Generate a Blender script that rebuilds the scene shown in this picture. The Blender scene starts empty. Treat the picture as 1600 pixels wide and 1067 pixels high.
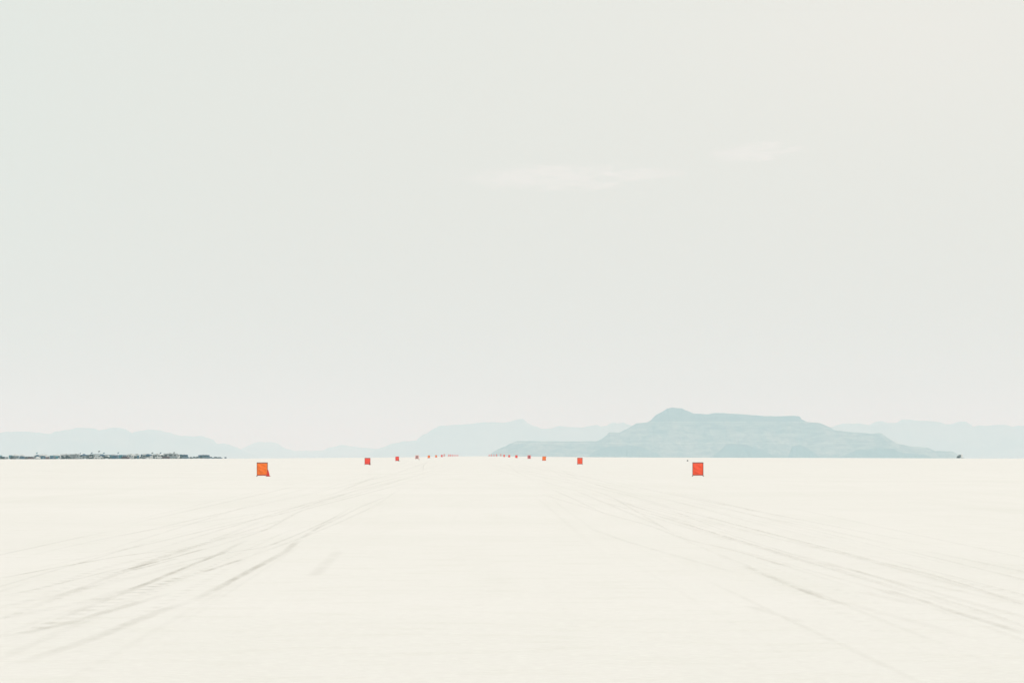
import bpy, bmesh, math, random
import numpy as np
from mathutils import Vector, Matrix

sc = bpy.context.scene
C = sc.collection
R = math.radians
PI = math.pi

# ------------------------------------------------------------------ camera
F = 8889.0            # focal length in photo pixels (200 mm, 36 mm sensor, 1600 px wide)
VX, HY = 739.0, 707.0 # where the course direction (+Y, level) falls in the photo
CH = 1.65             # eye height
D1 = 402.0            # spacing of the course boards (quarter mile)
cam = bpy.data.cameras.new("camera")
cam.lens = 200.0; cam.sensor_width = 36.0
cam.clip_start = 0.5; cam.clip_end = 400000.0
co = bpy.data.objects.new("camera", cam); C.objects.link(co)
co.location = (0, 0, CH)
co.rotation_euler = (PI / 2 + math.atan((HY - 533.5) / F), 0, -math.atan((800 - VX) / F))
sc.camera = co

# ------------------------------------------------------------------ world, sun, exposure
SUN_EL, SUN_AZ = R(46), R(38)          # azimuth measured clockwise from +Y
w = bpy.data.worlds.new("World"); sc.world = w; w.use_nodes = True
nt = w.node_tree; N = nt.nodes; L = nt.links
for n in list(N): N.remove(n)
out = N.new("ShaderNodeOutputWorld"); bg = N.new("ShaderNodeBackground")
bg.inputs["Strength"].default_value = 0.1
sky = N.new("ShaderNodeTexSky"); sky.sky_type = 'NISHITA'; sky.sun_disc = False
sky.sun_elevation = SUN_EL; sky.sun_rotation = SUN_AZ
sky.air_density = 1.0; sky.dust_density = 4.0; sky.ozone_density = 1.0
veil = N.new("ShaderNodeMix"); veil.data_type = 'RGBA'; veil.inputs[0].default_value = 0.88
veil.inputs[7].default_value = (8.13, 8.40, 7.90, 1)      # thin bright high overcast
L.new(sky.outputs[0], veil.inputs[6])

def wmath(op, a, b=None, c=None, clamp=False):
    n = N.new("ShaderNodeMath"); n.operation = op; n.use_clamp = clamp
    for i, v in enumerate((a, b, c)):
        if v is None: continue
        if isinstance(v, (int, float)): n.inputs[i].default_value = v
        else: L.new(v, n.inputs[i])
    return n.outputs[0]
tc = N.new("ShaderNodeTexCoord"); sep = N.new("ShaderNodeSeparateXYZ"); L.new(tc.outputs["Generated"], sep.inputs[0])
ahead = wmath('GREATER_THAN', sep.outputs[1], 0.2)
ys = wmath('MAXIMUM', sep.outputs[1], 0.2)
ax = wmath('DIVIDE', sep.outputs[0], ys); ez = wmath('DIVIDE', sep.outputs[2], ys)
comb = N.new("ShaderNodeCombineXYZ"); L.new(ax, comb.inputs[0]); L.new(ez, comb.inputs[2])
mp = N.new("ShaderNodeMapping"); mp.inputs["Scale"].default_value = (150, 1, 800); L.new(comb.outputs[0], mp.inputs[0])
mp.inputs["Rotation"].default_value = (0, R(2.0), 0)
nz = N.new("ShaderNodeTexNoise"); nz.inputs["Scale"].default_value = 1.0; nz.inputs["Detail"].default_value = 7; nz.inputs["Roughness"].default_value = 0.62
nz.inputs["Distortion"].default_value = 0.9
L.new(mp.outputs[0], nz.inputs["Vector"])
def wisp(px, py, hw, hh, tilt, amp, th):
    cx, cz = (px - VX) / F, (HY - py) / F
    dx = wmath('SUBTRACT', ax, cx); dz = wmath('SUBTRACT', ez, cz)
    dz = wmath('SUBTRACT', dz, wmath('MULTIPLY', dx, tilt))
    u = wmath('POWER', wmath('ABSOLUTE', wmath('DIVIDE', dx, hw / F)), 2.0)
    v = wmath('POWER', wmath('ABSOLUTE', wmath('DIVIDE', dz, hh / F)), 2.0)
    m = wmath('SUBTRACT', 1.0, wmath('ADD', u, v), clamp=True)
    k = wmath('SUBTRACT', wmath('ADD', nz.outputs[0], wmath('MULTIPLY', m, 0.20)), th - .11)
    k = wmath('MULTIPLY', k, 5.0, clamp=True)
    k = wmath('MULTIPLY', k, wmath('MULTIPLY', m, 2.5, clamp=True))
    return wmath('MULTIPLY', k, amp)
cl = wmath('ADD', wisp(862, 277, 190, 26, 0.02, 0.33, 0.63), wisp(1182, 237, 85, 18, 0.09, 0.34, 0.62))
cl = wmath('ADD', cl, wisp(1010, 272, 80, 10, 0.0, 0.18, 0.62))
cl = wmath('MULTIPLY', cl, ahead, clamp=True)
cm = N.new("ShaderNodeMix"); cm.data_type = 'RGBA'
cm.inputs[7].default_value = (9.6, 9.15, 8.8, 1)
def glow(px, py, hw, hh, amt):
    dx = wmath('DIVIDE', wmath('SUBTRACT', ax, (px - VX) / F), hw / F); dz = wmath('DIVIDE', wmath('SUBTRACT', ez, (HY - py) / F), hh / F)
    d2 = wmath('ADD', wmath('MULTIPLY', dx, dx), wmath('MULTIPLY', dz, dz))
    return wmath('MULTIPLY', wmath('MULTIPLY', wmath('DIVIDE', 1.0, wmath('ADD', 1.0, d2)), amt), ahead, clamp=True)
gm = N.new("ShaderNodeMix"); gm.data_type = 'RGBA'; gm.inputs[7].default_value = (9.0, 8.6, 7.95, 1)
L.new(glow(1420, 40, 420, 170, .42), gm.inputs[0]); L.new(veil.outputs[2], gm.inputs[6])
gc = N.new("ShaderNodeMix"); gc.data_type = 'RGBA'; gc.inputs[7].default_value = (7.1, 8.2, 7.75, 1)
L.new(glow(-150, 250, 330, 420, .38), gc.inputs[0]); L.new(gm.outputs[2], gc.inputs[6])
L.new(cl, cm.inputs[0]); L.new(gc.outputs[2], cm.inputs[6])
L.new(cm.outputs[2], bg.inputs["Color"]); L.new(bg.outputs[0], out.inputs[0])

sd = bpy.data.lights.new("sun", 'SUN'); sd.energy = 2.0; sd.angle = R(0.6); sd.color = (1.0, 0.965, 0.90)
so = bpy.data.objects.new("sun", sd); C.objects.link(so)
sdir = Vector((math.sin(SUN_AZ) * math.cos(SUN_EL), math.cos(SUN_AZ) * math.cos(SUN_EL), math.sin(SUN_EL)))
so.rotation_euler = sdir.to_track_quat('Z', 'Y').to_euler(); so.location = (60, 20, 80)

sc.view_settings.view_transform = 'Standard'; sc.view_settings.look = 'None'
sc.view_settings.exposure = 0.0; sc.view_settings.gamma = 1.0
try:
    sc.cycles.use_denoising = True
    sc.cycles.use_adaptive_sampling = True; sc.cycles.adaptive_threshold = 0.006
    sc.cycles.volume_bounces = 3; sc.cycles.transparent_max_bounces = 96; sc.cycles.max_bounces = 8
except Exception: pass

# ------------------------------------------------------------------ helpers
def props(o, label=None, cat=None, group=None, kind=None):
    if label: o["label"] = label
    if cat: o["category"] = cat
    if group: o["group"] = group
    if kind: o["kind"] = kind
    return o
def thing(name, loc, rz, label, cat, group=None):
    o = bpy.data.objects.new(name, None); C.objects.link(o); o.empty_display_size = 0.2
    o.location = loc; o.rotation_euler = (0, 0, rz)
    return props(o, label, cat, group)
def copy_tree(o, parent=None):
    c = o.copy(); C.objects.link(c); c.parent = parent
    for ch in list(o.children): copy_tree(ch, c)
    return c

class MB:
    """collects boxes, tubes and outlines and links them as one mesh object"""
    def __init__(s): s.bm = bmesh.new()
    def box(s, c, d, bevel=0.0, rot=None):
        r = bmesh.ops.create_cube(s.bm, size=1.0)
        vs = r['verts']
        bmesh.ops.scale(s.bm, vec=d, verts=vs)
        if bevel > 0:
            es = list({e for v in vs for e in v.link_edges})
            rr = bmesh.ops.bevel(s.bm, geom=es, offset=bevel, segments=2, affect='EDGES', profile=0.5)
            vs = list({v for f in rr['faces'] for v in f.verts} | {v for v in vs if v.is_valid})
        if rot: bmesh.ops.rotate(s.bm, matrix=rot, verts=vs)
        bmesh.ops.translate(s.bm, vec=c, verts=vs)
        return s
    def tube(s, a, b, r0, r1=None, seg=10):
        a, b = Vector(a), Vector(b); d = b - a
        r1 = r0 if r1 is None else r1
        m = Matrix.Translation((a + b) / 2) @ d.to_track_quat('Z', 'Y').to_matrix().to_4x4()
        bmesh.ops.create_cone(s.bm, cap_ends=True, segments=seg, radius1=r0, radius2=r1, depth=d.length, matrix=m)
        return s
    def outline(s, pts, y0, y1):
        """closed outline in XZ pushed from y0 to y1"""
        a = [s.bm.verts.new((x, y0, z)) for x, z in pts]; b = [s.bm.verts.new((x, y1, z)) for x, z in pts]
        n = len(pts)
        s.bm.faces.new(a); s.bm.faces.new(b[::-1])
        for i in range(n): s.bm.faces.new((a[i], b[i], b[(i + 1) % n], a[(i + 1) % n]))
        return s
    def build(s, name, m, parent=None, loc=(0, 0, 0), smooth=False):
        bmesh.ops.recalc_face_normals(s.bm, faces=s.bm.faces)
        me = bpy.data.meshes.new(name); s.bm.to_mesh(me); s.bm.free()
        if smooth:
            for p in me.polygons: p.use_smooth = True
        me.materials.append(m)
        o = bpy.data.objects.new(name, me); C.objects.link(o); o.location = loc
        if parent: o.parent = parent
        return o

def mat(name, col, rough=0.6, metal=0.0, var=0.06, scale=3.0, translucent=0.0, bump=0.0):
    m = bpy.data.materials.new(name); m.use_nodes = True
    t = m.node_tree; n = t.nodes; l = t.links
    p = n["Principled BSDF"]; p.inputs["Roughness"].default_value = rough; p.inputs["Metallic"].default_value = metal
    tcn = n.new("ShaderNodeTexCoord"); ns = n.new("ShaderNodeTexNoise")
    ns.inputs["Scale"].default_value = scale; ns.inputs["Detail"].default_value = 5
    l.new(tcn.outputs["Object"], ns.inputs["Vector"])
    mx = n.new("ShaderNodeMix"); mx.data_type = 'RGBA'
    mx.inputs[6].default_value = tuple(max(0, c * (1 - var)) for c in col) + (1,)
    mx.inputs[7].default_value = tuple(min(1, c * (1 + var)) for c in col) + (1,)
    l.new(ns.outputs[0], mx.inputs[0]); l.new(mx.outputs[2], p.inputs["Base Color"])
    if bump:
        b = n.new("ShaderNodeBump"); b.inputs["Strength"].default_value = bump; l.new(ns.outputs[0], b.inputs["Height"]); l.new(b.outputs[0], p.inputs["Normal"])
    if translucent:
        tr = n.new("ShaderNodeBsdfTranslucent"); ms = n.new("ShaderNodeMixShader"); ms.inputs[0].default_value = translucent
        l.new(mx.outputs[2], tr.inputs[0]); l.new(p.outputs[0], ms.inputs[1]); l.new(tr.outputs[0], ms.inputs[2])
        l.new(ms.outputs[0], n["Material Output"].inputs[0])
    return m

rng = np.random.RandomState(7)
_tab = rng.rand(256, 256)
def vnoise(x, y):
    xi = np.floor(x).astype(int); yi = np.floor(y).astype(int); fx = x - xi; fy = y - yi
    fx = fx * fx * (3 - 2 * fx); fy = fy * fy * (3 - 2 * fy)
    g = lambda a, b: _tab[a & 255, b & 255]
    return (g(xi, yi) * (1 - fx) + g(xi + 1, yi) * fx) * (1 - fy) + (g(xi, yi + 1) * (1 - fx) + g(xi + 1, yi + 1) * fx) * fy
def fbm(x, y, o=5, gain=0.5):
    s = 0; a = 1; t = 0
    for i in range(o):
        s = s + a * vnoise(x + 17.3 * i, y + 9.1 * i); t += a; a *= gain; x = x * 2.03; y = y * 2.03
    return s / t
def ridged(x, y, o=5):
    s = 0; a = 1; t = 0
    for i in range(o):
        s = s + a * (1 - np.abs(2 * vnoise(x + 31.7 * i, y + 5.9 * i) - 1)); t += a; a *= 0.5; x = x * 2.07; y = y * 2.07
    return s / t

def mesh_grid(name, P, m, smooth=True):
    """P: array rows x cols x 3"""
    a, b, _ = P.shape
    me = bpy.data.meshes.new(name)
    idx = np.arange(a * b).reshape(a, b)
    q = np.stack([idx[:-1, :-1], idx[:-1, 1:], idx[1:, 1:], idx[1:, :-1]], -1).reshape(-1, 4)
    me.vertices.add(a * b); me.vertices.foreach_set("co", P.reshape(-1).astype(np.float32))
    me.loops.add(len(q) * 4); me.loops.foreach_set("vertex_index", q.reshape(-1).astype(np.int32))
    me.polygons.add(len(q)); me.polygons.foreach_set("loop_start", (np.arange(len(q)) * 4).astype(np.int32))
    me.update(calc_edges=True); me.validate()
    if smooth: me.polygons.foreach_set("use_smooth", np.ones(len(me.polygons), dtype=bool))
    me.materials.append(m)
    o = bpy.data.objects.new(name, me); C.objects.link(o)
    return o

# ------------------------------------------------------------------ the salt flat: very gently convex
BX = np.array([-4000, 0, 56, 290, 360, 400, 550, 640, 690, 740, 800, 870, 1050, 1300, 1540, 1700, 6000.])
BV = np.array([.40, .70, .70, .60, .55, .55, .42, .34, .25, .21, .23, .30, .40, .46, .55, .55, .30])
RL = 7000.0
def ground_z(x, y):
    x = np.asarray(x, float); y = np.asarray(y, float)
    r = np.hypot(x, y)
    ang = np.arctan2(x, y)
    b = np.interp(VX + np.clip(ang, -1.2, 1.2) * F, BX, BV)
    k = b / (D1 * F)
    return np.where(r < RL, -k * r * r, -k * RL * RL - 2 * k * RL * (r - RL))
def gz(x, y): return float(ground_z(x, y))
def place(px, r):
    """a spot on the salt seen px across the photo at distance r"""
    a = (px - VX) / F
    x, y = r * math.sin(math.atan(a)), r * math.cos(math.atan(a))
    return x, y, gz(x, y)
def salt_pt(px, py):
    """where the sight line through a photo pixel meets the salt"""
    r = CH * F / (py - HY)
    for _ in range(6):
        x, y, z = place(px, r); r = (CH - z) * F / (py - HY)
    return place(px, r)

def salt_material():
    m = bpy.data.materials.new("salt"); m.use_nodes = True
    t = m.node_tree; n = t.nodes; l = t.links; p = n["Principled BSDF"]
    p.inputs["Roughness"].default_value = 0.9
    p.inputs["Specular IOR Level"].default_value = 0.12
    tcn = n.new("ShaderNodeTexCoord")
    def noise(scale, det, rough, sx=1, sy=1):
        mpn = n.new("ShaderNodeMapping"); mpn.inputs["Scale"].default_value = (sx, sy, 1)
        l.new(tcn.outputs["Object"], mpn.inputs[0])
        k = n.new("ShaderNodeTexNoise"); k.inputs["Scale"].default_value = scale; k.inputs["Detail"].default_value = det; k.inputs["Roughness"].default_value = rough
        l.new(mpn.outputs[0], k.inputs["Vector"]); return k
    big = noise(0.035, 4, 0.55)                 # damp and dry patches tens of metres across
    lane = noise(0.55, 5, 0.6, 1, 0.035)        # long smears dragged down the course
    mid = noise(0.9, 6, 0.6); fine = noise(9, 6, 0.65)
    def mixc(fac, a, b):
        x = n.new("ShaderNodeMix"); x.data_type = 'RGBA'
        if isinstance(a, tuple): x.inputs[6].default_value = a
        else: l.new(a, x.inputs[6])
        x.inputs[7].default_value = b
        l.new(fac, x.inputs[0]); return x.outputs[2]
    def ramp(src, a, b, lo=0.0, hi=1.0):
        x = n.new("ShaderNodeMapRange"); x.inputs[1].default_value = a; x.inputs[2].default_value = b
        x.inputs[3].default_value = lo; x.inputs[4].default_value = hi
        l.new(src, x.inputs[0]); return x.outputs[0]
    c = mixc(ramp(big.outputs[0], .35, .68), (0.735, 0.708, 0.683, 1), (0.703, 0.681, 0.650, 1))
    c = mixc(ramp(lane.outputs[0], .50, .75, 0, .26), c, (0.62, 0.61, 0.555, 1))
    c = mixc(ramp(mid.outputs[0], .50, .72, 0, .30), c, (0.60, 0.585, 0.52, 1))
    c = mixc(ramp(fine.outputs[0], .46, .66, 0, .6), c, (0.80, 0.79, 0.745, 1))
    l.new(c, p.inputs["Base Color"])
    b1 = n.new("ShaderNodeBump"); b1.inputs["Strength"].default_value = 0.25; b1.inputs["Distance"].default_value = 0.02
    l.new(fine.outputs[0], b1.inputs["Height"])
    b2 = n.new("ShaderNodeBump"); b2.inputs["Strength"].default_value = 0.25; b2.inputs["Distance"].default_value = 0.08
    l.new(mid.outputs[0], b2.inputs["Height"]); l.new(b1.outputs[0], b2.inputs["Normal"])
    l.new(b2.outputs[0], p.inputs["Normal"])
    return m

az = np.concatenate([np.linspace(-PI, -0.14, 90, endpoint=False), np.linspace(-0.14, 0.16, 240, endpoint=False), np.linspace(0.16, PI, 91)])
rr = np.concatenate([[0.0, 2, 5, 10], np.arange(20, 400, 10), np.arange(400, 1500, 25), np.arange(1500, 7000, 60), np.geomspace(7000, 110000, 60)])
A, RR = np.meshgrid(az, rr)
X = RR * np.sin(A); Y = RR * np.cos(A)
ground = mesh_grid("salt_flat", np.stack([X, Y, ground_z(X, Y)], -1), salt_material())
ground.data.flip_normals()
props(ground, "pale cream salt flat reaching to the horizon", "ground", kind="structure")

# ------------------------------------------------------------------ tyre tracks pressed into the salt
def track_material():
    m = bpy.data.materials.new("track_dirt"); m.use_nodes = True
    t = m.node_tree; n = t.nodes; l = t.links; p = n["Principled BSDF"]; p.inputs["Roughness"].default_value = 0.95
    p.inputs["Specular IOR Level"].default_value = 0.1
    p.inputs["Base Color"].default_value = (0.42, 0.40, 0.34, 1)
    uv = n.new("ShaderNodeUVMap"); sp = n.new("ShaderNodeSeparateXYZ"); l.new(uv.outputs[0], sp.inputs[0])
    at = n.new("ShaderNodeAttribute"); at.attribute_name = "strength"; at.attribute_type = 'GEOMETRY'
    at2 = n.new("ShaderNodeAttribute"); at2.attribute_name = "tread"; at2.attribute_type = 'GEOMETRY'
    def M(op, a, b=None, clamp=False):
        k = n.new("ShaderNodeMath"); k.operation = op; k.use_clamp = clamp
        for i, v in enumerate((a, b)):
            if v is None: continue
            if isinstance(v, (int, float)): k.inputs[i].default_value = v
            else: l.new(v, k.inputs[i])
        return k.outputs[0]
    prof = M('SUBTRACT', 1.0, M('POWER', M('ABSOLUTE', sp.outputs[0]), 1.6), True)
    tcn = n.new("ShaderNodeTexCoord")
    ns = n.new("ShaderNodeTexNoise"); ns.inputs["Scale"].default_value = 1.3; ns.inputs["Detail"].default_value = 6; ns.inputs["Roughness"].default_value = .7
    mpn = n.new("ShaderNodeMapping"); mpn.inputs["Scale"].default_value = (2.0, 0.22, 1); l.new(tcn.outputs["Object"], mpn.inputs[0]); l.new(mpn.outputs[0], ns.inputs["Vector"])
    k = M('MULTIPLY', M('SUBTRACT', ns.outputs[0], 0.30), 2.6, True)
    wv = M('SINE', M('MULTIPLY', sp.outputs[1], 4.2))
    wv = M('MULTIPLY', M('ADD', wv, 0.1), 1.6, True)
    tread = M('ADD', M('MULTIPLY', at2.outputs["Fac"], wv), M('SUBTRACT', 1.0, at2.outputs["Fac"]))
    a = M('MULTIPLY', M('MULTIPLY', M('MULTIPLY', prof, k), tread), at.outputs["Fac"], True)
    l.new(a, p.inputs["Alpha"])
    return m

rnd = random.Random(11)
tv, tf, tuv, tst, ttr = [], [], [], [], []
def ribbon(pts, width, strength, tread=0.0, fade=0.15):
    """pts: world xy list; a soft edged strip 4 mm over the salt"""
    P = np.array(pts, float)
    # smooth resample
    d = np.concatenate([[0], np.cumsum(np.hypot(*np.diff(P, axis=0).T))])
    n = max(12, min(160, int(d[-1] / 1.5)))
    s = np.linspace(0, d[-1], n)
    xs = np.interp(s, d, P[:, 0]); ys_ = np.interp(s, d, P[:, 1])
    k = max(3, n // 8) | 1
    ker = np.hanning(k + 2)[1:-1]; ker /= ker.sum()
    pad = k // 2
    for arr in (xs, ys_):
        ext = np.concatenate([2 * arr[0] - arr[1:pad + 1][::-1], arr, 2 * arr[-1] - arr[-pad - 1:-1][::-1]])
        arr[:] = np.convolve(ext, ker, 'valid')
    tx = np.gradient(xs); ty = np.gradient(ys_); ln = np.hypot(tx, ty) + 1e-9
    nx, ny = ty / ln, -tx / ln
    base = len(tv)
    for i in range(n):
        f = min(1, i / (n * fade + 1e-6), (n - 1 - i) / (n * fade + 1e-6))
        for c in (-1, 0, 1):
            x = xs[i] + nx[i] * c * width / 2; y = ys_[i] + ny[i] * c * width / 2
            tv.append((x, y, gz(x, y) + 0.004 + layer[0] + 1e-5 * math.hypot(x, y)))
            tuv.append((c, s[i])); tst.append(strength * f * (.40 if xs[i] < 0 else .29)); ttr.append(tread)
    for i in range(n - 1):
        for c in (0, 1):
            a = base + i * 3 + c
            tf.append((a, a + 1, a + 4, a + 3))
    layer[0] += 0.00004
layer = [0.0]
def traced(px, width, strength, tread=0.0, fade=0.12):
    ribbon([salt_pt(*p)[:2] for p in px], width, strength, tread, fade)
def L_(*pts): return [(40 + x / 2.667, 720 + y / 2.667) for x, y in pts]
def R_(*pts): return [(960 + x / 2.667, 720 + y / 2.667) for x, y in pts]
TR = [
 (L_((-120, 425), (50, 385), (400, 305), (900, 230), (1150, 190), (1600, 70)), .16, .30, 0),
 (L_((-120, 480), (50, 440), (400, 375), (600, 325), (900, 255), (1100, 215), (1280, 150), (1600, 68)), .15, .45, 0),
 (L_((-120, 490), (50, 458), (200, 430), (400, 395), (640, 366)), .09, .95, 0),
 (L_((-120, 575), (50, 535), (160, 500), (300, 450), (450, 415), (600, 380), (800, 330), (1100, 265)), .22, .62, 1),
 (L_((-100, 560), (50, 532), (200, 495), (420, 440)), .1, .45, 0),
 (L_((350, 469), (450, 445), (600, 405), (750, 365)), .12, 1.0, 0),
 (L_((400, 464), (520, 436), (640, 404)), .10, .7, 0),
 (L_((600, 405), (750, 368), (1000, 290), (1150, 205), (1400, 140), (1600, 90)), .14, .4, 0),
 (L_((480, 460), (700, 410), (850, 380), (1000, 360), (1150, 300), (1300, 230)), .10, .6, 0),
 (L_((735, 464), (810, 440), (905, 408)), .13, 1.0, 0),
 (L_((900, 408), (1000, 375), (1150, 320), (1300, 260), (1450, 190)), .14, .35, 0),
 (L_((690, 586), (800, 530), (930, 460), (1080, 380), (1145, 325)), .20, .75, 0),
 (L_((820, 520), (940, 452), (1010, 420)), .14, .5, 0),
 (L_((1140, 330), (1200, 290), (1400, 190), (1500, 150)), .15, .4, 0),
 (L_((-120, 735), (50, 700), (130, 690), (250, 650), (400, 610), (600, 550)), .20, .60, 0),
 (L_((-60, 740), (80, 685), (240, 632), (450, 553), (620, 492), (750, 460)), .26, .72, 1),
 (L_((20, 640), (200, 590), (400, 556), (600, 500), (700, 470)), .20, .35, 1),
 (L_((50, 690), (200, 630), (450, 535), (600, 470), (800, 390), (920, 330)), .16, .6, 0),
 (L_((350, 560), (500, 510), (700, 430), (860, 370)), .12, .5, 0),
 (L_((-100, 860), (160, 780), (250, 750), (400, 690), (600, 610), (700, 580)), .22, .40, 0),
 (L_((1195, 485), (1250, 430), (1305, 373)), .28, .32, 0),
 (L_((-120, 610), (50, 575), (300, 520), (500, 470), (700, 420)), .3, .2, 0),
 (L_((-120, 660), (50, 620), (250, 590), (450, 520)), .3, .2, 0),
 (R_((-200, 90), (0, 150), (200, 190), (400, 270), (590, 333)), .10, .42, 0),
 (R_((-300, 140), (0, 230), (150, 270), (300, 330), (500, 370), (600, 405), (745, 443), (900, 500), (1100, 555)), .15, .42, 0),
 (R_((590, 402), (680, 428), (745, 444)), .13, .6, 0),
 (R_((545, 438), (700, 505), (800, 545), (930, 595), (985, 599)), .14, .85, 0),
 (R_((850, 423), (1000, 455), (1150, 500), (1350, 570), (1550, 628), (1720, 690)), .13, .62, 0),
 (R_((700, 320), (900, 375), (1080, 415), (1300, 465), (1450, 510), (1555, 545), (1720, 600)), .09, .6, 0),
 (R_((1020, 541), (1110, 563), (1280, 600)), .30, .42, 0),
 (R_((1130, 535), (1220, 560), (1330, 595)), .14, .7, 0),
 (R_((1260, 575), (1450, 640), (1555, 668), (1720, 720)), .16, .75, 0),
 (R_((1165, 485), (1300, 510), (1555, 566), (1720, 600)), .18, .3, 0),
 (R_((-100, 280), (0, 320), (200, 380), (550, 478)), .18, .28, 0),
 (R_((540, 600), (680, 640), (800, 672)), .2, .3, 0),
 (R_((750, 520), (950, 590), (1150, 640), (1500, 740)), .25, .22, 0),
 (R_((-200, 130), (0, 185), (250, 245), (500, 330), (640, 360)), .10, .35, 0),
]
for pts, wd, st, trd in TR: traced(pts, wd * .85, st * (.62 if trd else .9), trd)
# fainter lines left by other runs, nearly parallel to the course
for i in range(170):
    side = rnd.choice((-1, -1, 1, 1, 1))
    x0 = side * abs(rnd.gauss(5.2 if side < 0 else 5.8, 1.7))
    faint = abs(x0) < 3.2
    y0 = 34 * math.exp(rnd.uniform(0, 3.0)); ln = y0 * rnd.uniform(.4, 1.6) + 15
    drift = rnd.gauss(0, .005); curv = rnd.gauss(0, .06) / ln
    pts = [(x0 + drift * ln * q + curv * ln * q * q, y0 + ln * q) for q in np.linspace(0, 1, 9)]
    ribbon(pts, rnd.uniform(.06, .17), rnd.uniform(.12, .48) * (.3 if faint else 1), 1 if rnd.random() < .15 else 0, .25)
me = bpy.data.meshes.new("tyre_tracks"); me.from_pydata(tv, [], tf)
uvl = me.uv_layers.new(name="UVMap")
li = np.empty(len(me.loops), dtype=np.int32); me.loops.foreach_get("vertex_index", li)
uvl.data.foreach_set("uv", np.array(tuv, dtype=np.float32)[li].reshape(-1))
for nm, arr in (("strength", tst), ("tread", ttr)):
    at = me.attributes.new(nm, 'FLOAT', 'POINT'); at.data.foreach_set("value", np.array(arr, dtype=np.float32))
me.materials.append(track_material())
tracks = bpy.data.objects.new("tyre_tracks", me); C.objects.link(tracks)
props(tracks, "faint grey brown tyre tracks running down both sides of the course", "tracks", kind="structure")

# ------------------------------------------------------------------ mountains
def rock(name, c0, c1, scale, benches=(), cliff=0):
    m = bpy.data.materials.new(name); m.use_nodes = True
    t = m.node_tree; n = t.nodes; l = t.links; p = n["Principled BSDF"]; p.inputs["Roughness"].default_value = 1.0
    p.inputs["Specular IOR Level"].default_value = 0.0
    tcn = n.new("ShaderNodeTexCoord"); mpn = n.new("ShaderNodeMapping"); mpn.inputs["Scale"].default_value = (.7, .35, 2.4); mpn.inputs['Rotation'].default_value = (0, R(28), 0)
    l.new(tcn.outputs["Object"], mpn.inputs[0])
    ns = n.new("ShaderNodeTexNoise"); ns.inputs["Scale"].default_value = scale; ns.inputs["Detail"].default_value = 8; ns.inputs["Roughness"].default_value = .65
    ns.inputs["Distortion"].default_value = 0.6
    l.new(mpn.outputs[0], ns.inputs["Vector"])
    mr = n.new("ShaderNodeMapRange"); mr.inputs[1].default_value = .38; mr.inputs[2].default_value = .62; l.new(ns.outputs[0], mr.inputs[0])
    mx = n.new("ShaderNodeMix"); mx.data_type = 'RGBA'; mx.inputs[6].default_value = c0 + (1,); mx.inputs[7].default_value = c1 + (1,)
    l.new(mr.outputs[0], mx.inputs[0]); last = mx.outputs[2]
    sp = n.new("ShaderNodeSeparateXYZ"); l.new(tcn.outputs["Object"], sp.inputs[0])
    if cliff:       # dark cap rock above the upper bench
        cr = n.new("ShaderNodeMapRange"); cr.inputs[1].default_value = cliff - 10; cr.inputs[2].default_value = cliff + 14; cr.inputs[3].default_value = 0; cr.inputs[4].default_value = .7
        zj = n.new("ShaderNodeMath"); zj.operation = 'MULTIPLY_ADD'; l.new(ns.outputs[0], zj.inputs[0]); zj.inputs[1].default_value = 60; 
        zk = n.new("ShaderNodeMath"); zk.operation = 'SUBTRACT'; l.new(sp.outputs[2], zk.inputs[0]); zk.inputs[1].default_value = 30; l.new(zk.outputs[0], zj.inputs[2])
        l.new(zj.outputs[0], cr.inputs[0])
        cx = n.new("ShaderNodeMix"); cx.data_type = 'RGBA'; cx.inputs[7].default_value = (.03, .035, .045, 1); l.new(cr.outputs[0], cx.inputs[0]); l.new(last, cx.inputs[6]); last = cx.outputs[2]
    for z, hw, amt in benches:      # old shoreline benches, paler gravel at one level
        a = n.new("ShaderNodeMath"); a.operation = 'SUBTRACT'; l.new(sp.outputs[2], a.inputs[0]); a.inputs[1].default_value = z
        b = n.new("ShaderNodeMath"); b.operation = 'ABSOLUTE'; l.new(a.outputs[0], b.inputs[0])
        c = n.new("ShaderNodeMapRange"); c.inputs[1].default_value = hw; c.inputs[2].default_value = 0; c.inputs[3].default_value = 0; c.inputs[4].default_value = amt
        l.new(b.outputs[0], c.inputs[0])
        d = n.new("ShaderNodeMath"); d.operation = 'MULTIPLY'; l.new(c.outputs[0], d.inputs[0]); l.new(mr.outputs[0], d.inputs[1])
        y = n.new("ShaderNodeMath"); y.operation = 'MULTIPLY_ADD'; l.new(c.outputs[0], y.inputs[0]); y.inputs[1].default_value = .5
        l.new(d.outputs[0], y.inputs[2])
        x = n.new("ShaderNodeMix"); x.data_type = 'RGBA'; x.inputs[7].default_value = (.42, .38, .31, 1); l.new(y.outputs[0], x.inputs[0]); l.new(last, x.inputs[6]); last = x.outputs[2]
    l.new(last, p.inputs["Base Color"])
    return m

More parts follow.
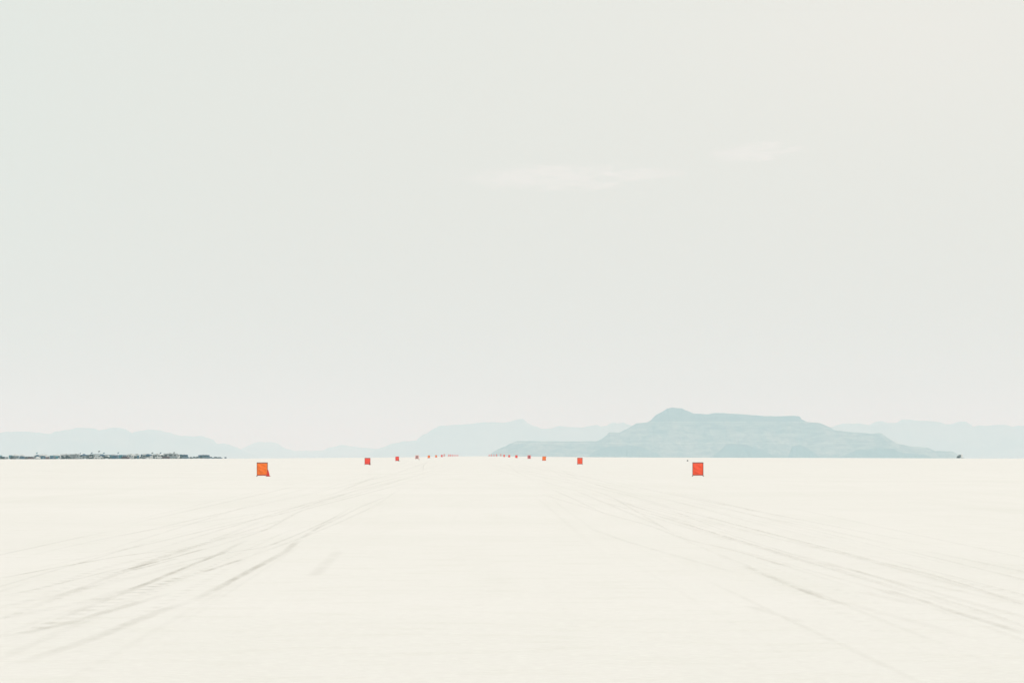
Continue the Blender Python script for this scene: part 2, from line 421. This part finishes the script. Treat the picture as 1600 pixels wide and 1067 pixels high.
def mountain(name, prof, D, front, back, m, nu, nv, label, gully=0.14, rough_px=0.8, seed=0, shape=1.25, sc_=1.0):
    """a real landform: ridge heights follow the skyline, spurs and gullies run down to the flat"""
    px = np.array([p[0] for p in prof], float); py = np.array([p[1] for p in prof], float)
    u = np.linspace(px[0], px[-1], nu)
    top = CH + (HY - np.interp(u, px, py)) / F * D
    xw = (u - VX) / F * D
    base = ground_z(xw, np.full_like(xw, D)) - 15
    top = top + (fbm(xw / (6.5 * D / F) + seed, xw * 0 + seed, 4) - .5) * rough_px * 2 * D / F
    Hh = np.maximum(top - base, 0.5)
    v = np.concatenate([np.linspace(-1, 0, int(nv * .7), endpoint=False), np.linspace(0, 1, nv - int(nv * .7))])
    U, V = np.meshgrid(xw, v); HH = np.broadcast_to(Hh, U.shape); BB = np.broadcast_to(base, U.shape)
    lam = front * 0.45 * sc_
    spur = 1.0 + 0.55 * (ridged(U / lam + seed, V * .6 + seed, 3) - .6) * 1.6
    t = np.abs(V) / np.clip(spur, .35, 1.6)
    flat = 0.06
    t = np.clip((t - flat) / (1 - flat), 0, 1)
    g = (1 - t) ** shape
    g = 0.82 * g + 0.18 * (1 / (1 + np.exp((t - .16) * 26))) / (1 / (1 + math.exp(-.16 * 26)))   # cliff band under the rim
    gul = ridged(U / (lam * .35) + seed * 3 + V * .8, V * 1.7 + seed, 5)
    det = fbm(U / (lam * .12) + seed, V * 9 + seed, 4)
    Z = BB + HH * np.clip(g - gully * (1 - gul) * 4 * g * (1 - g) - 0.05 * (det - .5) * 4 * g * (1 - g), 0, 1)
    W = np.where(V < 0, V * front, V * back)
    Yw = D + W
    P = np.stack([U, Yw, Z], -1)
    o = mesh_grid(name, P, m)
    props(o, label, "mountain", kind="structure")
    return o

DM = 35000.0
mesa_prof = [(740, 724), (755, 716), (765, 711.5), (770, 706), (782, 700), (795, 694), (808, 688.5), (850, 689.5), (932, 689.5), (940, 686), (948, 680), (952, 675.5), (968, 676), (985, 667), (995, 661), (1010, 660), (1018, 656), (1025, 648.5), (1035, 643), (1043, 638), (1050, 637), (1064, 638), (1075, 643), (1085, 646.5), (1108, 647), (1117, 645), (1150, 646.5), (1180, 649), (1210, 650.5), (1235, 649.5), (1248, 650.5), (1252, 655), (1260, 659), (1280, 660.5), (1295, 667), (1303, 672), (1325, 675), (1345, 676), (1362, 678.5), (1371, 676.5), (1376, 677), (1385, 684), (1400, 693), (1420, 697), (1447, 699), (1460, 704.5), (1487, 705), (1497, 711), (1510, 717), (1530, 726)]
zb = lambda y, D=DM: CH + (HY - y) / F * D
rk = rock("mesa_rock", (.045, .045, .045), (.26, .24, .20), 0.018, ((zb(659.7), 4.5, .55), (zb(692.5), 5.5, .5), (zb(679), 4, .2)), cliff=zb(660))
rk2 = rock("foothill_rock", (.025, .026, .028), (.09, .085, .075), 0.012)
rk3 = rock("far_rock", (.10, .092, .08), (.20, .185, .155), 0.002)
mountain("mesa", mesa_prof, DM, 1500, 1500, rk, 1500, 200, "long flat topped blue grey mesa with a rounded knob at its left shoulder", seed=3, rough_px=.6, gully=.26)
mountain("foothill", [(1085, 724), (1108, 715), (1121, 707), (1134, 695), (1142, 692.5), (1152, 694.5), (1163, 693.5), (1176, 699), (1190, 702), (1206, 710), (1228, 713), (1240, 722)], 33300, 300, 500, rk2, 260, 70, "dark wedge shaped foothill at the foot of the mesa below its flat top", seed=9, rough_px=1.0, shape=1.0, gully=.3)
mountain("foothill", [(895, 724), (915, 714), (928, 706), (938, 700), (952, 697), (966, 698), (980, 695), (994, 696.5), (1006, 701), (1016, 704), (1034, 713), (1052, 724)], 33400, 280, 500, rk2, 260, 70, "low darker foothill left of the mesa knob", seed=14, rough_px=1.0, shape=1.0, gully=.3)
mountain("foothill", [(1215, 724), (1232, 713), (1238, 697), (1250, 695), (1262, 700), (1278, 712), (1290, 722)], 33500, 280, 400, rk2, 200, 60, "small dark foothill under the right end of the flat top", seed=21, rough_px=1.0, shape=1.0, gully=.3)
mountain("foothill", [(1295, 724), (1312, 715), (1324, 709), (1334, 705), (1345, 701), (1358, 702.5), (1370, 699), (1382, 700.5), (1396, 701), (1406, 706), (1424, 709), (1448, 711), (1465, 722)], 33400, 280, 500, rk2, 260, 70, "broad dark foothill below the lower right shoulder of the mesa", seed=27, rough_px=1.0, shape=1.0, gully=.3)

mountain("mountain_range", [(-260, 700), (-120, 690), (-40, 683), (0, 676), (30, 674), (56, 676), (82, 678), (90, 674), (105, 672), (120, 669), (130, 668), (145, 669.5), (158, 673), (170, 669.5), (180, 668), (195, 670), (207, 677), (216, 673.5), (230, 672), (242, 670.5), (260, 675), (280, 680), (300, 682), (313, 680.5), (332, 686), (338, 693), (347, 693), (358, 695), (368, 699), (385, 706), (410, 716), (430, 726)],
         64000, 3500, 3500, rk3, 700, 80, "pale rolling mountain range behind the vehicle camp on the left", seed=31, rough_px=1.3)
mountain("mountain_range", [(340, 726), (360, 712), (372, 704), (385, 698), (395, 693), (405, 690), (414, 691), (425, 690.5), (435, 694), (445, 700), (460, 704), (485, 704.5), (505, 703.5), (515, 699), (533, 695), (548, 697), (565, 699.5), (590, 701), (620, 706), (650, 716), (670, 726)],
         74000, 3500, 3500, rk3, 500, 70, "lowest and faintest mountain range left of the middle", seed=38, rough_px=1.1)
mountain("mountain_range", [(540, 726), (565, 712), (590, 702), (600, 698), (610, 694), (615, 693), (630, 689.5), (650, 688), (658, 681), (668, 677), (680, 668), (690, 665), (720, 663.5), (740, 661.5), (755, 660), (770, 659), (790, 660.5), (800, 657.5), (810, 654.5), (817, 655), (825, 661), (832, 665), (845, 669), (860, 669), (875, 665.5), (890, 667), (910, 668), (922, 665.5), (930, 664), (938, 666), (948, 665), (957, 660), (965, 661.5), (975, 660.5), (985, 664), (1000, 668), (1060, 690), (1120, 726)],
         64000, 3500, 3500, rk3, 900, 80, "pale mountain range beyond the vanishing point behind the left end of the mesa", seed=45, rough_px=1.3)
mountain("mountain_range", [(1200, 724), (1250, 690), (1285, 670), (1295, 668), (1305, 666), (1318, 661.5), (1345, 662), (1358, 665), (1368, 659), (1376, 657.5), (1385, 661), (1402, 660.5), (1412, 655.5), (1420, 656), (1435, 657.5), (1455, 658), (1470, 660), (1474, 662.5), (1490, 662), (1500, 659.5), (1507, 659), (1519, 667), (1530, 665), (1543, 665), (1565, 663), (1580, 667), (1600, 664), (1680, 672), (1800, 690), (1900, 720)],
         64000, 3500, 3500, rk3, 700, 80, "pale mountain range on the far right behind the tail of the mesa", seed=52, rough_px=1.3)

# ------------------------------------------------------------------ course boards
M_pipe = mat("dark_pipe", (.10, .055, .05), .5, .2)
M_or = mat("orange_cloth", (.97, .205, .04), .75, var=.12, scale=4, translucent=.55)
M_ro = mat("red_orange_cloth", (.93, .115, .055), .75, var=.08, scale=4, translucent=.55)
M_rd = mat("red_cloth", (.90, .085, .06), .75, var=.08, scale=4, translucent=.55)
M_hem = mat("doubled_hem", (.62, .055, .02), .8, var=.05)
M_pink = mat("faded_pink_board", (.86, .50, .47), .6, var=.05)
M_mag = mat("pink_red_board", (.88, .22, .22), .6, var=.05)
M_num = mat("dark_red_paint", (.16, .012, .02), .6)
M_cone = mat("cone_red", (.80, .035, .02), .5)
M_coneb = mat("cone_base", (.30, .02, .02), .7)
M_brown = mat("dusty_brown", (.20, .15, .11), .8)

def banner_mesh(w_, z0, z1, seed):
    r = np.random.RandomState(seed); ph = r.rand(4) * 6
    a, b = 22, 26
    P = np.zeros((a, b, 3))
    for i in range(a):
        for j in range(b):
            s, t = j / (b - 1), i / (a - 1)
            edge = min(1, 6 * min(s, 1 - s)) * min(1, 6 * min(t, 1 - t))
            dy = edge * (.022 * math.sin(9 * s + 5 * t + ph[0]) + .020 * math.sin(19 * t + 8 * s + ph[1]) + .010 * math.sin(34 * (t + s * .5) + ph[2])) + .03 * edge * math.sin(PI * s) * math.sin(PI * t)
            sag = .012 * math.sin(PI * s) * (1 - t)
            P[i, j] = ((s - .5) * w_, dy, z0 + (z1 - z0) * t + sag)
    return P

def course_board(px, n, cloth, label, w_=.74, h=.96, rz=0.0, seed=0, lean=0.0, hshade=1.0):
    x, y, z = place(px, n * D1)
    t = thing("course_board", (x, y, z), rz, label, "course board", "orange cloth boards lining the course")
    t.rotation_euler[1] = lean
    o = mesh_grid("banner", banner_mesh(w_, .075, h - .03, seed), cloth); o.parent = t
    hm = MB(); hm.box((0, -.006, .098), (w_ * .985, .012, .05), .004); hm.build("hem", M_hem, t)
    for s in (-1, 1):
        MB().tube((s * w_ / 2, .02, 0), (s * w_ / 2, .02, h + .005), .019).build("post", M_pipe, t, smooth=False)
        f = MB(); f.tube((s * w_ / 2, -.24, .02), (s * w_ / 2, .26, .02), .02); f.box((s * (w_ / 2 + .015), -.23, .02), (.09, .08, .04), .008)
        f.build("foot", M_pipe, t)
    MB().tube((-w_ / 2 - .02, .0, h), (w_ / 2 + .02, .0, h), .027).build("top_rail", M_pipe, t)
    MB().tube((-w_ / 2, .02, .07), (w_ / 2, .02, .07), .012).build("bottom_rail", M_pipe, t)
    return t
def px_of(n, side): return VX + side * 332 / n
course_board(410, 1, M_or, "large orange cloth board with a red cone at its right foot, nearest on the left", seed=1, rz=.05, lean=-.004)
course_board(1090.5, 1, M_ro, "large red orange cloth board standing alone, nearest on the right", seed=2, rz=-.03)
course_board(574.3, 2, M_rd, "red cloth board, second along the left side of the course", seed=3, w_=.78)
course_board(906.1, 2.02, M_ro, "red orange cloth board, second along the right side of the course", seed=4, w_=.72)
course_board(620.7, 3, M_rd, "red cloth board with a small dark cone at its right foot, third on the left", seed=5, w_=.74)
course_board(850, 3.05, M_or, "orange cloth board slightly skewed, third along the right side", seed=6, w_=.76, lean=.06)
rest_l = [(670.1, 5, M_or), (681.5, 6, M_or), (690.3, 7, M_rd), (701.3, 9, M_rd), (704, 10, M_rd), (706.8, 11, M_rd), (709.7, 12, M_rd), (712.4, 13, M_rd), (715.3, 14, M_rd)]
rest_r = [(806.9, 5, M_rd), (795.6, 6, M_rd), (787.7, 7, M_ro), (775.9, 9, M_rd), (771.8, 10, M_rd), (767.9, 11, M_rd), (764.4, 12, M_rd)]
ordn = {5: "fifth", 6: "sixth", 7: "seventh", 9: "ninth", 10: "tenth", 11: "eleventh", 12: "twelfth", 13: "thirteenth", 14: "fourteenth"}
for side, rows in (("left", rest_l), ("right", rest_r)):
    for px, n, c in rows:
        cn = {M_or: "orange", M_ro: "red orange", M_rd: "red"}[c]
        if n >= 9:
            last = n == rows[-1][1]
            lab = f"speck of a {cn} board on the horizon, {ordn[n]} along the {side} side"
        else: lab = f"tiny {cn} board at the skyline, {ordn[n]} along the {side} side"
        dd = n if n < 10 else 10 + (n - 10) * .6
        course_board(px, dd, c, lab, seed=n * 3 + (side == "left"), w_=.80 if n < 9 else .56, h=1.0 if n < 7 else (1.15 if n < 9 else 1.4))

def mile_board(px, n, face, label, w_, h, lift, slant, numw):
    x, y, z = place(px, n * D1)
    t = thing("mile_board", (x, y, z), 0, label, "mile marker", "numbered boards between the cloth boards")
    MB().box((0, 0, lift + h / 2), (w_, .03, h), .008).build("board", face, t)
    for s in (-1, 1):
        MB().tube((s * w_ * .36, .04, 0), (s * w_ * .36, .04, lift + h * .95), .022).build("post", M_pipe, t)
    k = MB(); a = h * .40
    k.outline([(-numw / 2 - slant, -a), (numw / 2 - slant, -a), (numw / 2 + slant, a), (-numw / 2 + slant, a * .93)], -.022, -.016)
    k.build("numeral", M_num, t, (0, 0, lift + h / 2))
    return t
mile_board(651.6, 4, M_pink, "pale pink board with a dark upright numeral, fourth on the left", 1.05, 1.02, .12, .0, .26)
mile_board(826.8, 4, M_mag, "pink red board with a dark upright numeral, fourth on the right", .95, 1.0, .12, .0, .24)
mile_board(694.2, 8, M_pink, "small faded pink board, eighth along the left side", .95, 1.35, .25, .05, .14)
mile_board(782.4, 8, M_pink, "small faded pink board with slanting dark mark, eighth along the right side", 1.0, 1.35, .25, .16, .2)

def cone(px, n, body, base, label, h=.46, name="traffic_cone"):
    x, y, z = place(px, n * D1)
    t = thing(name, (x, y, z), .2, label, "traffic cone", "cones beside the left boards")
    MB().tube((0, 0, .025), (0, 0, h), h * .29, .022, 20).build("cone_body", body, t, smooth=False)
    MB().box((0, 0, .0125), (h * .68, h * .68, .025), .006).build("cone_base", base, t)
    return t
cone(419.0, .997, M_cone, M_coneb, "bright red traffic cone at the right foot of the orange board", .46)
cone(578.0, 1.995, M_coneb, M_coneb, "dark red traffic cone in front of the second left board", .40)
cone(623.3, 2.99, M_brown, M_brown, "small dark brown cone at the right foot of the third left board", .42)
cone(654.9, 3.6, M_brown, M_brown, "tiny dusty brown cone just right of the pale pink board", .28)
x, y, z = place(1074.3, 1215)
t = thing("marker_post", (x, y, z), 0, "tiny dark stub of a marker post left of the nearest right board", "marker post")
dk = mat("dark_rubber", (.03, .028, .028), .7)
MB().tube((0, 0, .03), (0, 0, .25), .15, .13, 14).build("post", dk, t)
MB().tube((0, 0, 0), (0, 0, .03), .21, .20, 14).build("base", dk, t)

# ------------------------------------------------------------------ camp of vehicles on the left horizon
M = {
 'white': mat("white_paint", (.72, .74, .74), .35), 'cream': mat("cream_paint", (.55, .52, .44), .4),
 'grey': mat("grey_paint", (.22, .24, .25), .35, .2), 'black': mat("black_paint", (.008, .010, .014), .45),
 'blue': mat("blue_paint", (.010, .07, .15), .35), 'teal': mat("teal_paint", (.015, .15, .21), .4),
 'silver': mat("silver_paint", (.42, .45, .46), .3, .4), 'red': mat("maroon_paint", (.10, .02, .025), .4),
 'glass': mat("dark_glass", (.012, .018, .024), .12), 'tyre': mat("tyre_rubber", (.02, .02, .02), .85),
 'steel': mat("galvanised_steel", (.25, .26, .27), .5, .5), 'awning': mat("awning_cloth", (.02, .045, .06), .8),
 'cloth_w': mat("white_canopy_cloth", (.70, .71, .70), .8, translucent=.3), 'cloth_b': mat("blue_canopy_cloth", (.03, .09, .17), .8, translucent=.2),
}
def wheels(t, xs, hy, r=.38):
    for x_ in xs:
        for s in (-1, 1):
            MB().tube((x_, s * (hy - .12), r), (x_, s * (hy + .01), r), r, seg=14).build("wheel", M['tyre'], t)
def motorhome(col, label, L0=9.0):
    t = thing("motorhome", (0, 0, 0), 0, label, "motorhome", "motorhomes in the camp")
    h = L0 / 2
    MB().outline([(-h, .5), (h - .3, .5), (h, .8), (h, 1.5), (h - .15, 2.9), (h - .5, 3.15), (-h + .15, 3.15), (-h, 3.0)], -1.22, 1.22).build("body", M[col], t)
    MB().outline([(h - .02, 1.45), (h + .03, 1.45), (h - .12, 2.6), (h - .17, 2.6)], -1.1, 1.1).build("windshield", M['glass'], t)
    for s in (-1, 1):
        for a, b in ((-h + .6, 1.5), (-.9, 1.7), (h - 2.3, 1.1)):
            MB().box((a + b / 2, s * 1.225, 2.05), (b, .03, .75), .01).build("window", M['glass'], t)
        MB().box((0, s * 1.225, 1.15), (L0 * .9, .02, .22)).build("stripe", M['blue' if col != 'blue' else 'silver'], t)
    MB().box((-.6, 0, 3.30), (1.1, .9, .28), .06).box((2.0, 0, 3.28), (.7, .6, .24), .05).build("air_conditioner", M['cream'], t)
    wheels(t, (-h * .45, h * .66), 1.2, .46)
    a = MB(); a.box((-.4, -2.3, 2.52), (4.6, 2.1, .05), rot=None); a.tube((-2.6, -3.3, 0), (-2.6, -3.3, 2.5), .03); a.tube((1.8, -3.3, 0), (1.8, -3.3, 2.5), .03)
    a.build("awning", M['awning'], t)
    return t
def box_trailer(col, label):
    t = thing("box_trailer", (0, 0, 0), 0, label, "trailer", "trailers in the camp")
    MB().outline([(-3.6, .45), (3.2, .45), (3.9, 1.0), (3.9, 2.4), (3.5, 2.75), (-3.6, 2.75)], -1.15, 1.15).build("body", M[col], t)
    MB().box((-3.62, 0, 1.6), (.04, 2.0, 2.1), .01).build("rear_door", M['grey'], t)
    MB().box((1.9, -1.165, 1.5), (.8, .03, 1.8), .01).build("side_door", M['steel'], t)
    MB().tube((3.6, .5, .5), (4.9, 0, .48), .05).tube((3.6, -.5, .5), (4.9, 0, .48), .05).tube((4.8, 0, 0), (4.8, 0, .6), .04).build("hitch", M['steel'], t)
    wheels(t, (-.5, .45), 1.15, .38)
    return t
def pickup(col, label):
    t = thing("pickup_truck", (0, 0, 0), 0, label, "pickup", "pickups in the camp")
    MB().outline([(-2.8, .5), (2.7, .5), (2.8, .75), (2.75, 1.1), (1.35, 1.22), (.75, 1.82), (-.75, 1.85), (-.95, 1.2), (-2.8, 1.2)], -.95, .95).build("body", M[col], t)
    for s in (-1, 1): MB().outline([(-.7, 1.25), (1.15, 1.25), (.68, 1.74), (-.62, 1.76)], s * .955 - .01, s * .955 + .01).build("window", M['glass'], t)
    MB().outline([(1.36, 1.25), (1.40, 1.25), (.80, 1.80), (.76, 1.80)], -.85, .85).build("windshield", M['glass'], t)
    wheels(t, (-1.75, 1.8), .95, .40)
    return t
def car(col, label):
    t = thing("parked_car", (0, 0, 0), 0, label, "car", "cars in the camp")
    MB().outline([(-2.25, .35), (2.2, .35), (2.3, .65), (2.2, .92), (1.2, 1.05), (.55, 1.62), (-1.5, 1.66), (-2.2, 1.08), (-2.3, .8)], -.9, .9).build("body", M[col], t)
    for s in (-1, 1): MB().outline([(-1.9, 1.08), (1.0, 1.08), (.5, 1.54), (-1.42, 1.57)], s * .905 - .01, s * .905 + .01).build("window", M['glass'], t)
    MB().outline([(-2.22, 1.1), (-2.18, 1.1), (-1.52, 1.6), (-1.56, 1.6)], -.8, .8).build("rear_window", M['glass'], t)
    wheels(t, (-1.4, 1.45), .88, .34)
    return t
def canopy(col, label, wx=3.0, wy=3.0, h=2.3, flat=False):
    t = thing("canopy_tent", (0, 0, 0), 0, label, "canopy", "shade canopies in the camp")
    for a in (-1, 1):
        for b in (-1, 1): MB().tube((a * wx / 2, b * wy / 2, 0), (a * wx / 2, b * wy / 2, h), .05, seg=6).build("leg", M['steel'], t)
    bm = MB(); B = bm.bm
    pk = .25 if flat else .95
    lo = [B.verts.new((a * wx / 2 * 1.02, b * wy / 2 * 1.02, h)) for a, b in ((-1, -1), (1, -1), (1, 1), (-1, 1))]
    vl = [B.verts.new((v.co.x, v.co.y, h - .28)) for v in lo]
    if flat:
        hi = [B.verts.new((v.co.x * .9, 0, h + pk)) for v in (lo[0], lo[1])]
        B.faces.new((lo[0], lo[1], hi[1], hi[0])); B.faces.new((lo[2], lo[3], hi[0], hi[1])); B.faces.new((lo[1], lo[2], hi[1])); B.faces.new((lo[3], lo[0], hi[0]))
    else:
        hi = B.verts.new((0, 0, h + pk))
        for i in range(4): B.faces.new((lo[i], lo[(i + 1) % 4], hi))
    for i in range(4): B.faces.new((vl[i], vl[(i + 1) % 4], lo[(i + 1) % 4], lo[i]))
    bm.build("roof", M[col], t)
    return t
def flagpole(col, label, h=6.5):
    t = thing("flagpole", (0, 0, 0), 0, label, "flagpole", "flags flying over the camp")
    MB().tube((0, 0, 0), (0, 0, h), .03, .02, 8).build("pole", M['steel'], t)
    P = np.zeros((6, 14, 3))
    for i in range(6):
        for j in range(14):
            s = j / 13
            P[i, j] = (s * 1.15, .12 * math.sin(s * 7) * s, h - .8 + i / 5 * .7 + .3 * s * s)
    o = mesh_grid("flag", P, M[col]); o.parent = t; md = o.modifiers.new("thickness", 'SOLIDIFY'); md.thickness = .01
    return t
def toilet(label):
    t = thing("portable_toilet", (0, 0, 0), 0, label, "portable toilet", "portable toilets in the camp")
    MB().box((0, 0, 1.05), (1.1, 1.15, 2.1), .03).build("body", M['teal'], t)
    MB().outline([(-.6, 2.1), (.6, 2.1), (.35, 2.35), (-.35, 2.35)], -.58, .58).build("roof", M['white'], t)
    MB().box((0, -.585, 1.05), (.75, .03, 1.85), .01).build("door", M['blue'], t)
    return t

protos = {}
def put(kind, col, px, r, rz, label):
    key = (kind, col)
    if key not in protos:
        f = {'motorhome': motorhome, 'trailer': box_trailer, 'pickup': pickup, 'car': car, 'canopy': canopy, 'flag': flagpole}[kind]
        protos[key] = t = f(col, label)
    else:
        t = copy_tree(protos[key])
    t["label"] = label
    x, y, z = place(px, r)
    t.location = (x, y, z); t.rotation_euler = (0, 0, rz)
    return t
rnd = random.Random(5)
names = {'motorhome': "motorhome with a dark awning", 'trailer': "box trailer", 'pickup': "pickup truck", 'car': "parked car", 'canopy': "shade canopy"}
cname = {'cloth_w': "white", 'cloth_b': "blue"}
def where(px):
    if px < 60: return "at the left edge of the camp"
    if px < 135: return "in the crowded left part of the camp"
    if px < 200: return "around the big shade roof of the camp"
    if px < 270: return "in the dense middle of the camp"
    if px < 320: return "in the thinning right part of the camp"
    return "at the sparse right end of the camp"
px = -12.0
while px < 268:
    for row, r0 in enumerate((3500, 3760, 4050, 4400)):
        if rnd.random() < (.22, .22, .16, .12)[row]: continue
        k = rnd.choices(('motorhome', 'trailer', 'pickup', 'car', 'canopy'), ((1, 2, 4, 5, 1.5), (3, 4, 3, 3, 2), (5, 4, 1, 1, 1), (6, 4, 0, 0, 1))[row])[0]
        c = rnd.choice({'motorhome': ('white', 'white', 'blue', 'silver'), 'trailer': ('teal', 'white', 'white', 'teal', 'blue', 'black'), 'pickup': ('black', 'black', 'blue', 'white', 'white'), 'car': ('black', 'black', 'blue', 'black', 'red', 'white'), 'canopy': ('cloth_b', 'cloth_w')}[k])
        if px < 58 and k == 'motorhome': k, c = 'car', 'grey'
        q = px + rnd.uniform(-3, 3)
        put(k, c, q, r0 + rnd.uniform(-110, 110), rnd.choice((0, PI / 2, -PI / 2, PI / 2, -PI / 2, 1.1, -.9, 2.2)) + rnd.gauss(0, .12), f"far off {cname.get(c, c)} {names[k]} {where(q)}")
    px += rnd.uniform(6.3, 9.5)
px = 268.0
while px < 357:
    d = (px - 268) / 89
    k = rnd.choices(('motorhome', 'trailer', 'pickup', 'car'), (2.5 * (1 - d), 3 * (1 - d) + .3, 2.5, 4))[0]
    c = rnd.choice(('blue', 'white', 'black', 'teal')) if k in ('trailer',) else rnd.choice(('blue', 'white', 'blue') if k == 'motorhome' else ('black', 'blue', 'blue', 'black'))
    put(k, c, px, 4100 + 900 * d + rnd.uniform(-120, 120), rnd.choice((0, PI, PI / 2, .5)), f"far off {cname.get(c, c)} {names[k]} {where(px)}")
    px += rnd.uniform(2.8, 4.8) + 6 * d * d
# the wide shade roof and other things that stand up from the row
t = canopy('awning', "widest dark flat shade roof on thin posts, under the tallest flag", 9.5, 5.0, 3.5, True)
t.location = place(151.5, 4150); t.name = "shade_roof"
t = canopy('awning', "lower dark flat shade roof right of the widest one", 6.0, 5.0, 3.1, True)
t.location = place(167, 4180); t.name = "shade_roof"
t = canopy('awning', "dark flat shade roof near the middle of the camp", 7.6, 5.0, 3.0, True)
t.location = place(197, 4200); t.name = "shade_roof"
for i, (q, hh, c, lab) in enumerate(((57, 6.3, 'teal', "flag on a pole at the left edge of the camp"), (124.5, 5.6, 'blue', "flag left of the widest shade roof"), (142.5, 6.2, 'blue', "flag over the left end of the widest shade roof"),
        (154, 7.6, 'black', "tallest dark flag on a pole above the widest shade roof"), (161.5, 6.0, 'teal', "pale teal flag right of the tallest flag"), (184, 6.2, 'teal', "teal flag between two shade roofs"),
        (237, 5.9, 'black', "dark flag over the middle of the camp"), (250, 5.9, 'blue', "blue flag right of the dark flag in the camp"), (271, 6.2, 'grey', "last faint grey flag toward the right of the camp"))):
    f = flagpole(c, lab, hh * .74); f.location = place(q, 3900); f.rotation_euler = (0, 0, rnd.uniform(-.5, .5))
tp = toilet("teal portable toilet in the left part of the camp")
tp.location = place(66, 3440); tp.rotation_euler = (0, 0, .1)
for q in (70, 176.5, 179.5, 216):
    c = copy_tree(tp); c.location = place(q, 3450); c.rotation_euler = (0, 0, rnd.uniform(-.1, .1))
    c["label"] = {70: "teal portable toilet right beside another at the camp's left end", 216: "lone teal portable toilet in the dense middle of the camp"}.get(q, "teal portable toilet of the close pair right of the shade roofs")

# two vehicles far off on the right, by the tip of the mesa
x, y, z = place(1497.4, 4000)
c = copy_tree(protos[('car', 'black')] if ('car', 'black') in protos else car('black', '')); c.location = (x, y, z); c.rotation_euler = (0, 0, PI / 2)
c["label"] = "lone black car on the horizon at the right tip of the mesa"; c["group"] = "vehicles by the tip of the mesa"
c = copy_tree(protos[('trailer', 'white')]); x, y, z = place(1501.0, 4050); c.location = (x, y, z); c.rotation_euler = (0, 0, PI / 2 - .2)
c["label"] = "white trailer standing right of the lone black car"; c["group"] = "vehicles by the tip of the mesa"

# ------------------------------------------------------------------ haze
hz = bpy.data.materials.new("haze"); hz.use_nodes = True
t = hz.node_tree; n = t.nodes
n.remove(n["Principled BSDF"])
pv = n.new("ShaderNodeVolumePrincipled")
pv.inputs["Color"].default_value = (.48, .765, .865, 1)
pv.inputs["Absorption Color"].default_value = (.74, .20, .04, 1)
pv.inputs["Density"].default_value = 4.8e-5
pv.inputs["Anisotropy"].default_value = 0.0
t.links.new(pv.outputs[0], n["Material Output"].inputs["Volume"])
zmin = float(np.min(ground_z(X, Y))) - 1.0
bmn = MB(); bmn.box((0, 0, (470 + zmin) / 2), (230000, 230000, 470 - zmin))
ho = bmn.build("haze", hz)
props(ho, "pale blue green desert haze that fades the far mountains", "haze", kind="stuff")
